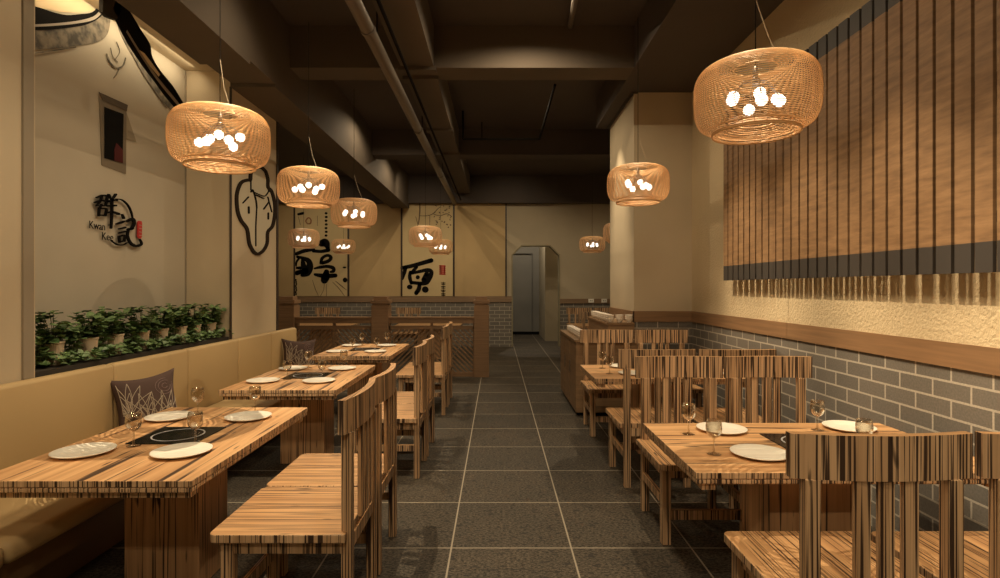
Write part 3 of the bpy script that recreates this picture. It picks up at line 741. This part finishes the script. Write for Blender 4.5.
# ------------------------------------------------------------------ pendants
M_WIRE = mat('bamboo_wire', (.84, .54, .27), .45)
M_BULB = mat('bulb_glow', (1, .95, .85), .4, emit=(1, .93, .80), es=3.5)
M_METAL = mat('grey_metal', (.25, .22, .19), .35, .8)
def make_lamp():
    t = thing('pendant_lamp', 'woven drum pendant', 'pendant lamp')
    R_ = .265; h = .156
    ctrl = [(.64, 1.0), (.72, .98), (.88, .84), (.975, .58), (1.0, .25), (1.0, -.15), (.98, -.45), (.91, -.72), (.80, -.84), (.72, -.86), (.70, -1.0)]
    prof = [(r * R_, z * h) for r, z in smooth(ctrl, 6)]
    L_ = [0]
    for a, b_ in zip(prof, prof[1:]): L_.append(L_[-1] + math.dist(a, b_))
    def at(s_):
        for i in range(len(prof) - 1):
            if L_[i + 1] >= s_:
                q = (s_ - L_[i]) / max(1e-9, L_[i + 1] - L_[i]); return tuple(a + (c - a) * q for a, c in zip(prof[i], prof[i + 1]))
        return prof[-1]
    n = 46; b = MB(); seg = 72
    for k in range(n + 1):
        r, z = at(L_[-1] * k / n * .9999)
        b.tube([(r * math.cos(2 * PI * j / seg), r * math.sin(2 * PI * j / seg), z) for j in range(seg)], .0021 if 0 < k < n else .005, 4, closed=True)
    for k in range(8):      # inner return of the base
        r = (.70 - .055 * k) * R_; z = -h + .006 + .006 * k
        b.tube([(r * math.cos(2 * PI * j / seg), r * math.sin(2 * PI * j / seg), z) for j in range(seg)], .0024 if k < 7 else .005, 4, closed=True)
    for k in range(6):
        r = (.60 - .05 * k) * R_; z = h - .002 - .003 * k
        b.tube([(r * math.cos(2 * PI * j / seg), r * math.sin(2 * PI * j / seg), z) for j in range(seg)], .0022 if k < 5 else .004, 4, closed=True)
    b.build('woven_rings', M_WIRE, t, smooth=True)
    b = MB()
    for k in range(24):
        a = 2 * PI * k / 24
        b.tube([(r * .99 * math.cos(a + .25 * i / len(prof)), r * .99 * math.sin(a + .25 * i / len(prof)), z) for i, (r, z) in enumerate(prof[::3] + [prof[-1]])], .0014, 3)
    b.build('upright_rib', M_WIRE, t)
    b = MB(); b.tube([(0, 0, h * .95), (0, 0, .085)], .012, 8); b.sphere((0, 0, .08), .022)
    for k in range(3):
        a = 2 * PI * k / 3 + .3; b.tube([(0, 0, h * .9), (.17 * math.cos(a), .17 * math.sin(a), h * .98)], .002, 4)
    b.build('light_hub', M_METAL, t, smooth=True)
    bu = [(-.118, -.03, -.014), (-.092, .02, .018), (-.012, -.085, -.030), (.010, -.02, .022), (.010, .09, -.02), (.092, -.035, -.018), (.112, .03, .012)]
    b = MB()
    for x, y, z in bu: b.tube([(0, 0, .09), (x * .5, y * .5, .075), (x, y, z + .02)], .003, 5)
    b.build('lamp_arm', M_METAL, t)
    for x, y, z in bu:
        b = MB(); b.sphere((x, y, z), .026, 14, 10); b.build('bulb', M_BULB, t, smooth=True)
    b = MB(); b.tube([(0, 0, h * .9), (0, 0, .98 * H)], .0025, 5); b.build('cord', M_BLACK, t)
    b = MB(); b.tube([(0, 0, h + .30), (.045, -.02, h + .13), (.10, -.03, h - .004)], .002, 4); b.lathe([(.0001, 0), (.006, .0), (.006, .01), (.0001, .01)], 8, (.10, -.03, h - .004))
    b.build('stay_wire', mat('pale_steel_wire', (.5, .42, .3), .4), t)
    return t
lamp = make_lamp()
LM = [(.782, 1.715, 1.578, 'largest woven pendant, beside the timber slat wall', 0), (.823, 3.31, 1.607, 'woven pendant in front of the cream pilaster', .4),
      (1.31, 7.8, 1.598, 'small woven pendant hanging beyond the pilaster beside the doorway', .2), (1.33, 6.15, 1.60, 'woven pendant mostly hidden behind the pilaster', .1),
      (-1.045, 2.14, 1.567, 'large woven pendant over the front bench table, before the niche corner', -.3), (-1.112, 3.35, 1.597, 'woven pendant over the middle bench table beside the wall emblem', -.2),
      (-1.123, 4.455, 1.59, 'woven pendant over the rear bench table', .5), (-2.25, 6.6, 1.577, 'small woven pendant over the black brush character', .7),
      (-2.30, 8.5, 1.622, 'tiny woven pendant beside the edge of the first poster', .1), (-.77, 6.10, 1.556, 'small woven pendant in front of the plum branch poster', .9), (-.83, 8.35, 1.605, 'tiny woven pendant overlapping another before the red-seal poster', .3)]
for x, y, z, lb, rz in LM:
    o = place(lamp, (x * H, y * H, (z - .009) * H), rz, lb, 'woven drum pendant lamps')

# ------------------------------------------------------------------ potted plants on the ledge
M_LEAF = mat('glossy_leaf', (.035, .085, .025), .42)
nn = noise(M_LEAF, (1, 1, 1), s=9, detail=2); L(M_LEAF, ramp(M_LEAF, nn, [(.35, (.05, .105, .03)), (.65, (.19, .29, .11))]), bsdf(M_LEAF).inputs['Base Color'])
M_STEM = mat('plant_stem', (.06, .07, .02), .6)
M_POT = mat('cream_pot', (.62, .50, .36), .5)
M_SOIL = mat('potting_soil', (.02, .014, .01), .9)
def make_plant(seed):
    random.seed(seed)
    t = thing('potted_plant', 'plant', 'potted plant')
    b = MB(); b.lathe([(.0001, 0), (.040, 0), (.042, .004), (.053, .135), (.057, .137), (.058, .150), (.052, .150), (.050, .137), (.0001, .132)], 28)
    b.build('pot', M_POT, t, smooth=False)
    b = MB(); b.lathe([(.0001, .139), (.049, .139)], 20); b.build('soil', M_SOIL, t)
    lf, st = MB(), MB()
    def leaf(p, dr, nrm, ln, wd):
        dr = dr.normalized(); sd = dr.cross(nrm).normalized(); up = sd.cross(dr)
        vs = [p, p + dr * ln * .3 + sd * wd * .45 + up * .004, p + dr * ln * .65 + sd * wd * .5 + up * .003, p + dr * ln - up * .006, p + dr * ln * .65 - sd * wd * .5 + up * .003, p + dr * ln * .3 - sd * wd * .45 + up * .004,
              p + dr * ln * .3 - up * .003, p + dr * ln * .65 - up * .004]
        lf.add(vs, [(0, 1, 6), (1, 2, 7, 6), (2, 3, 7), (0, 6, 5), (6, 7, 4, 5), (7, 3, 4)])
    for k in range(30):
        kind = random.random(); a = random.random() * 2 * PI if kind < .48 else random.choice((PI / 2, -PI / 2, PI / 2, -PI / 2, PI)) + random.uniform(-.4, .4)
        base = Vector((.02 * math.cos(a), .02 * math.sin(a), .135))
        if kind < .48:       # upright
            sp = random.uniform(.02, .10); hh = random.uniform(.09, .21)
            pts = [base, base + Vector((sp * .4 * math.cos(a), sp * .4 * math.sin(a), hh * .6)), base + Vector((sp * math.cos(a), sp * math.sin(a), hh))]
        else:                # arching and trailing
            sp = random.uniform(.08, .15); hh = random.uniform(.03, .09); dn = random.uniform(.05, .19)
            pts = [base, base + Vector((sp * .5 * math.cos(a), sp * .5 * math.sin(a), hh)), base + Vector((sp * .9 * math.cos(a), sp * .9 * math.sin(a), hh * .2)), base + Vector((sp * math.cos(a), sp * math.sin(a), -dn))]
        for p_ in pts: p_.x = max(-.10, min(.125, p_.x)); p_.z = max(.012, p_.z)
        P_ = [Vector(q) for q in smooth([tuple(p) for p in pts], 4)]
        st.tube(P_, .0022, 4)
        for i, p in enumerate(P_[2:]):
            for q in range(1 if i < len(P_) - 3 else 3):
                an = random.random() * 2 * PI
                dr = Vector((math.cos(an), math.sin(an), random.uniform(-.35, .45)))
                leaf(p, dr, Vector((random.uniform(-.4, .4), random.uniform(-.4, .4), 1)).normalized(), random.uniform(.045, .072), random.uniform(.036, .054))
    for k in range(60):
        an = random.random() * 2 * PI
        leaf(Vector((random.uniform(.03, .125), random.uniform(-.15, .15), random.uniform(.006, .075))), Vector((math.cos(an), math.sin(an), random.uniform(-.1, .4))),
             Vector((random.uniform(.1, .8), random.uniform(-.3, .3), 1)).normalized(), random.uniform(.035, .055), random.uniform(.028, .042))
    st.build('stems', M_STEM, t); lf.build('foliage', M_LEAF, t)
    return t
plants = [make_plant(s_) for s_ in (3, 8, 21)]
py_ = [2.40, 2.595, 2.785, 2.98, 3.165, 3.34, 3.515, 3.69]
ordn = ['at the front end of the row', 'second from the front end', 'third from the front end', 'fourth from the front end',
        'fourth from the far end', 'third from the far end', 'second from the far end', 'in the corner at the far end of the row']
for k, y in enumerate(py_):
    place(plants[k % 3], ((-1.875 + .008 * (k % 2)) * H, y * H, .6725 * H), 0, f'leafy potted plant on the ledge, {ordn[k]}', 'leafy potted plants on the niche ledge')
    if k % 3 == 0: pass

# ------------------------------------------------------------------ lattice screen
t = thing('lattice_screen', 'waist-high brown wooden screen with diagonal lattice and square posts', 'screen', (-1.2 * H, 6.31 * H, 0))
oX, oY = -1.2 * H, 6.31 * H
for a, b_ in ((-2.45, -2.26), (-1.40, -1.21), (-.256, -.09)):
    b = MB(); w0, w1 = a * H - oX, b_ * H - oX; dp = w1 - w0
    b.box(w0, w1, 0, dp, 0, .80 * H); b.box(w0 + .015, w1 - .015, .015, dp - .015, .80 * H, .82 * H); b.box(w0 - .012, w1 + .012, -.012, dp + .012, .82 * H, .86 * H)
    b.box(w0 + .03, w1 - .03, .03, dp - .03, .86 * H, .90 * H)
    b.build('post', M_SCREEN, t, bevel=.004)
for a, b_ in ((-2.26, -1.40), (-1.21, -.256)):
    x0, x1 = a * H - oX, b_ * H - oX
    b = MB(); b.box(x0, x1, .02, .20, .655 * H, .67 * H); b.box(x0, x1, .04, .18, .60 * H, .655 * H); b.build('top_rail', M_SCREEN, t)
    b = MB(); b.box(x0, x1, .07, .13, .53 * H, .57 * H); b.box(x0, x1, .07, .13, 0, .05 * H); mid = (x0 + x1) / 2
    b.box(mid - .02, mid + .02, .07, .13, .05 * H, .53 * H); b.box(x0, x0 + .02, .07, .13, .05 * H, .60 * H); b.box(x1 - .02, x1, .07, .13, .05 * H, .60 * H)
    b.box(mid - .02, mid + .02, .07, .13, .57 * H, .60 * H)
    b.build('lattice_frame', M_SCREEN, t)
    for s_, l0, l1 in ((1, x0 + .02, mid - .02), (-1, mid + .02, x1 - .02)):
        b = MB(); z0, z1 = .05 * H, .53 * H; W = l1 - l0; Hh = z1 - z0; step = .085; wd = .038
        k = -Hh
        while k < W:
            # strip from (k, 0) at 45 degrees, clipped
            def clip(x): return max(0, min(W, x))
            pts = []
            c0, c1 = k, k + wd
            poly = [(c0, 0), (c1, 0), (c1 + Hh, Hh), (c0 + Hh, Hh)]
            # clip polygon to 0..W
            def cl(poly, f, inter):
                o = []
                for i in range(len(poly)):
                    A, B_ = poly[i - 1], poly[i]
                    if f(B_):
                        if not f(A): o.append(inter(A, B_))
                        o.append(B_)
                    elif f(A): o.append(inter(A, B_))
                return o
            for lim, f in ((0, lambda p: p[0] >= 0), (W, lambda p: p[0] <= W)):
                poly = cl(poly, f, lambda A, B_: (lim, A[1] + (B_[1] - A[1]) * (lim - A[0]) / (B_[0] - A[0]))) if poly else poly
            if len(poly) >= 3:
                P3 = [((l0 + p[0]) if s_ == 1 else (l1 - p[0]), .09, z0 + p[1]) for p in poly]
                b.prism(P3, (0, .02, 0))
            k += step
        b.build('diagonal_lattice', M_SCREEN, t)

# ------------------------------------------------------------------ sideboard with bowls
t = thing('stepped_sideboard', 'brown stepped sideboard standing against the pilaster', 'sideboard', (.85 * H, 4.3 * H, 0))
ox, oy = .85 * H, 4.3 * H
b = MB(); b.box(.613 * H - ox, 1.09 * H - ox, 4.40 * H - oy, 5.45 * H - oy, .03 * H, .575 * H); b.build('cabinet_body', M_SIDEB, t)
b = MB(); b.box(.603 * H - ox, 1.09 * H - ox, 4.39 * H - oy, 5.46 * H - oy, .575 * H, .593 * H); b.build('lower_worktop', M_SIDEB, t)
b = MB(); b.box(.88 * H - ox, 1.09 * H - ox, 4.50 * H - oy, 5.45 * H - oy, .593 * H, .705 * H); b.box(.87 * H - ox, 1.09 * H - ox, 4.49 * H - oy, 5.46 * H - oy, .705 * H, .72 * H); b.build('raised_tier', M_SIDEB, t)
b = MB(); b.box(.63 * H - ox, 1.08 * H - ox, 4.43 * H - oy, 5.42 * H - oy, 0, .03 * H); b.build('plinth', M_BLACK, t)
for k in range(3):
    y0 = 4.42 + k * .345
    b = MB(); b.box(.609 * H - ox, .613 * H - ox, y0 * H - oy, (y0 + .325) * H - oy, .05 * H, .56 * H); d_ = b.build('cupboard_door', M_SIDEB, t, bevel=.002)
    b = MB(); b.box(.602 * H - ox, .609 * H - ox, (y0 + .29) * H - oy, (y0 + .30) * H - oy, .30 * H, .40 * H); b.build('handle', M_METAL, d_)
def make_bowls():
    b = MB()
    for k in range(3):
        z = k * .022
        b.lathe([(.0001, z), (.022, z), (.024, z + .006), (.046, z + .040), (.049, z + .048), (.046, z + .048), (.022, z + .012), (.0001, z + .010)], 20)
    o = b.build('bowl_stack', mat('bowl_glaze', (.88, .80, .70), .3), smooth=True); tag(o, 'stack of bowls', 'bowls', 'white bowl stacks on the sideboard'); return o
bowls = make_bowls()
for k in range(8):
    place(bowls, (.668 * H, (4.44 + k * .105) * H, .5935 * H), 0, 'stack of small white bowls along the lower tier of the sideboard')
for k in range(8):
    for j in range(3 if k == 0 else 1):
        place(bowls, ((.905 + .075 * j) * H, (4.535 + k * .105) * H, .7205 * H), 0, 'stack of small white bowls on the raised tier of the sideboard', 'white bowl stacks on the raised tier')
# sockets on the back wall
def socket(x, lb):
    t = thing('wall_socket', lb, 'socket', (x * H, (YB - .02) * H, .745 * H), 0, 'white sockets on the back wall rail')
    b = MB(); b.box(-.07, .07, -.012, 0, 0, .095); b.build('face_plate', M_WHITE, t, bevel=.004)
    b = MB(); b.box(-.03, -.015, -.014, -.012, .035, .06); b.box(.015, .03, -.014, -.012, .035, .06); b.build('socket_holes', M_BLACK, t)
socket(1.59, 'white wall socket on the brown rail, closer to the doorway'); socket(1.81, 'white wall socket on the brown rail, beside the pilaster edge')

# ------------------------------------------------------------------ far dining sets behind the screen and beyond the pilaster
FT = [(-2.45, 8.0, 'far table behind the screen, under the tiny pendant'), (-.95, 8.0, 'far table behind the screen, before the red-seal poster'), (1.45, 7.9, 'far table beyond the sideboard')]
for x, y, n in FT:
    place(tabR, (x * H, y * H, 0), 0, 'striped wood ' + n, GT)
FC = [(-2.60, 8.70, PI, 'distant chair facing us behind the screen, beneath the black brush character'), (-1.36, 8.70, PI, 'distant chair facing us behind the screen, beneath the red-seal poster'),
      (1.25, 8.62, PI, 'distant chair facing us beyond the sideboard, doorway end'), (1.66, 8.62, PI, 'distant chair facing us beyond the sideboard, pilaster end'), (1.25, 7.2, 0, 'distant chair turned away beyond the sideboard')]
for x, y, rz, lb in FC: place(chair, (x * H, y * H, 0), rz, lb, 'distant chairs around the rear tables')

# ------------------------------------------------------------------ pipes under the ceiling
t = thing('drain_pipe', 'long round brown pipe with collars running beside the aisle beam', 'pipe', (-.70 * H, 0, 0))
zP = 2.40 * H
b = MB(); b.tube([(0, -2 * H, zP), (0, 9.4 * H, zP)], .056, 18); b.build('pipe_run', M_DUCT, t, smooth=True)
b = MB()
for y in (1.2, 3.05, 5.0, 7.0): b.tube([(0, y * H, zP), (0, y * H + .05, zP)], .064, 18)
b.build('pipe_collar', M_DUCT, t)
b = MB()
for y in (1.3, 3.3, 5.3, 7.3): b.box(-.004, .004, y * H, y * H + .03, zP + .05, ZT * H)
b.build('hanger', M_BLACK, t)
b = MB(); b.tube([(-.60 * H, -2 * H, 2.45 * H), (-.60 * H, 9.4 * H, 2.45 * H)], .016, 8)
tag(b.build('conduit_pipe', M_BLACK), 'thin black conduit between the round pipe and the aisle beam', 'pipe')
t = thing('sprinkler_pipe', 'thin black sprinkler pipe forming an L under the rear ceiling', 'pipe', (0, 6.0 * H, 2.57 * H))
b = MB(); b.tube([(-.36 * H, 0, .0), (.45 * H, 0, .0)], .016, 8); b.tube([(.45 * H, 0, 0), (.45 * H, -1.6 * H, 0)], .016, 8)
b.tube([(-.36 * H, 0, 0), (-.36 * H, 0, .299 * H)], .014, 8); b.build('pipe_run', M_BLACK, t)
b = MB(); b.tube([(-.16 * H, 0, 0), (-.16 * H, 0, .18 * H)], .010, 6); b.lathe([(.0001, 0), (.02, .005), (.02, .01), (.0001, .02)], 10, (-.16 * H, 0, -.02)); b.build('sprinkler_head', M_BLACK, t)
b = MB(); b.tube([(.43 * H, 3.0 * H, 2.62 * H), (.52 * H, 4.03 * H, 2.855 * H)], .028, 10)
tag(b.build('slanting_pipe', M_DUCT), 'short slanting brown pipe under the slab above the aisle', 'pipe')
b = MB(); b.tube([(.98 * H, 4.95 * H, 2.35 * H), (.98 * H, 4.95 * H, 2.57 * H)], .010, 8); b.tube([(.98 * H, 4.95 * H, 2.34 * H), (.98 * H, 4.95 * H, 2.35 * H)], .02, 8)

# ------------------------------------------------------------------ lights
WARM = (1, .79, .52)
def spot(x, y, z, tx, ty, tz, e, ang=70, blend=.8, col=WARM, r=0.0):
    l = bpy.data.lights.new('downlight_or_fill', 'SPOT'); l.energy = e; l.spot_size = math.radians(ang); l.spot_blend = blend; l.color = col; l.shadow_soft_size = r  # serves the ceiling downlights and the added fill spots alike
    o = bpy.data.objects.new('downlight_or_fill', l); C.objects.link(o); o.location = (x * H, y * H, z * H)
    d = Vector(((tx - x) * H, (ty - y) * H, (tz - z) * H)); o.rotation_euler = d.to_track_quat('-Z', 'Y').to_euler(); return o
K = 1.0
# over the tables
spot(-.85, 2.2, 2.55, -.9, 2.25, .4, 330 * K, 66, 1)
spot(-.95, 3.45, 2.55, -.95, 3.5, .4, 230 * K, 66, 1)
spot(-.95, 4.85, 2.55, -.95, 4.9, .4, 250 * K, 66, 1)
spot(.75, 1.9, 2.5, 1.0, 1.85, .4, 190 * K, 66, 1)
spot(.85, 3.5, 2.5, 1.0, 3.5, .4, 180 * K, 66, 1)
spot(.95, .75, 2.5, 1.1, 1.35, .3, 150 * K, 66, 1)
# grazing the slat wall
for y in (.8, 1.45, 2.1, 2.76, 3.42): spot(.50, y, 2.54, XR, y, .90, 300 * K, 38, 1)
spot(.70, 5.1, 2.75, 1.11, 5.1, 1.3, 230 * K, 48, 1)
# added wide spots that fill the room with general light
for x, y, e in ((0, .2, 90), (-1.0, .3, 70), (0, 2.0, 85), (.2, 3.6, 70), (.2, 5.3, 60), (.3, 7.4, 60), (-1.1, 5.9, 45), (-2.6, 7.6, 60), (-1.0, 7.6, 60), (1.7, 7.6, 60)):
    spot(x, y, 2.80, x, y, 0, e * K, 165, .5, r=.16 if y < 2.5 else 0)
spot(.5, 10.6, 2.6, .5, 11.2, .8, 120, 160, .6, (1, .84, .62))  # added fill that brightens the corridor
spot(-.1, -1.3, 2.8, .9, 1.4, .6, 130, 80, 1)  # added fill from behind the camera, towards the wall-side chairs
spot(-.2, -1.2, 2.8, -.9, 1.8, .5, 60, 80, 1)  # added fill from behind the camera, towards the bench tables
for x in (-2.9, -1.2, .2): spot(x, 8.1, 2.8, x, 9.6, 1.4, 55, 100, 1)  # added wash that brightens the back wall
spot(-.9, 6.25, 2.84, -.9, 6.35, .7, 110, 60, 1)
spot(-1.9, 6.25, 2.84, -1.9, 6.35, .7, 70, 60, 1)
# wash on the niche wall and the bench
for y in (.9, 2.2, 3.0): spot(-.9, y, 2.8, -1.9, y + .3, 1.1, 45 * K, 100, 1, r=.10)
# cove strip inside the niche
l = bpy.data.lights.new('cove_strip', 'AREA'); l.shape = 'RECTANGLE'; l.size = 1.45 * H; l.size_y = .04; l.energy = 6; l.color = (1, .80, .52)
o = bpy.data.objects.new('cove_strip', l); C.objects.link(o); o.location = (-1.965 * H, 2.985 * H, 2.435 * H)
o.rotation_euler = Vector((-.6, 0, -.8)).to_track_quat('-Z', 'Y').to_euler()
o.rotation_euler = (Matrix(((0, .6, .8), (1, 0, 0), (0, .8, -.6)))).transposed().to_euler() if False else o.rotation_euler

w = bpy.data.worlds.new('world'); sc.world = w; w.use_nodes = True
w.node_tree.nodes['Background'].inputs[0].default_value = (.9, .7, .45, 1); w.node_tree.nodes['Background'].inputs[1].default_value = .05

# ------------------------------------------------------------------ camera
cam = bpy.data.cameras.new('camera'); co = bpy.data.objects.new('camera', cam); C.objects.link(co)
co.location = (0, 0, H); co.rotation_euler = (PI / 2, 0, 0)
cam.sensor_width = 36; cam.lens = F / 1000 * 36; cam.shift_x = (500 - VX) / 1000; cam.shift_y = (VY - 289) / 1000
cam.clip_start = .02
sc.camera = co
sc.view_settings.view_transform = 'Standard'; sc.view_settings.look = 'None'; sc.view_settings.gamma = 1; sc.view_settings.exposure = 0
sc.view_settings.use_curve_mapping = False
for o in bpy.data.objects:
    if '_used' in o: del o['_used']
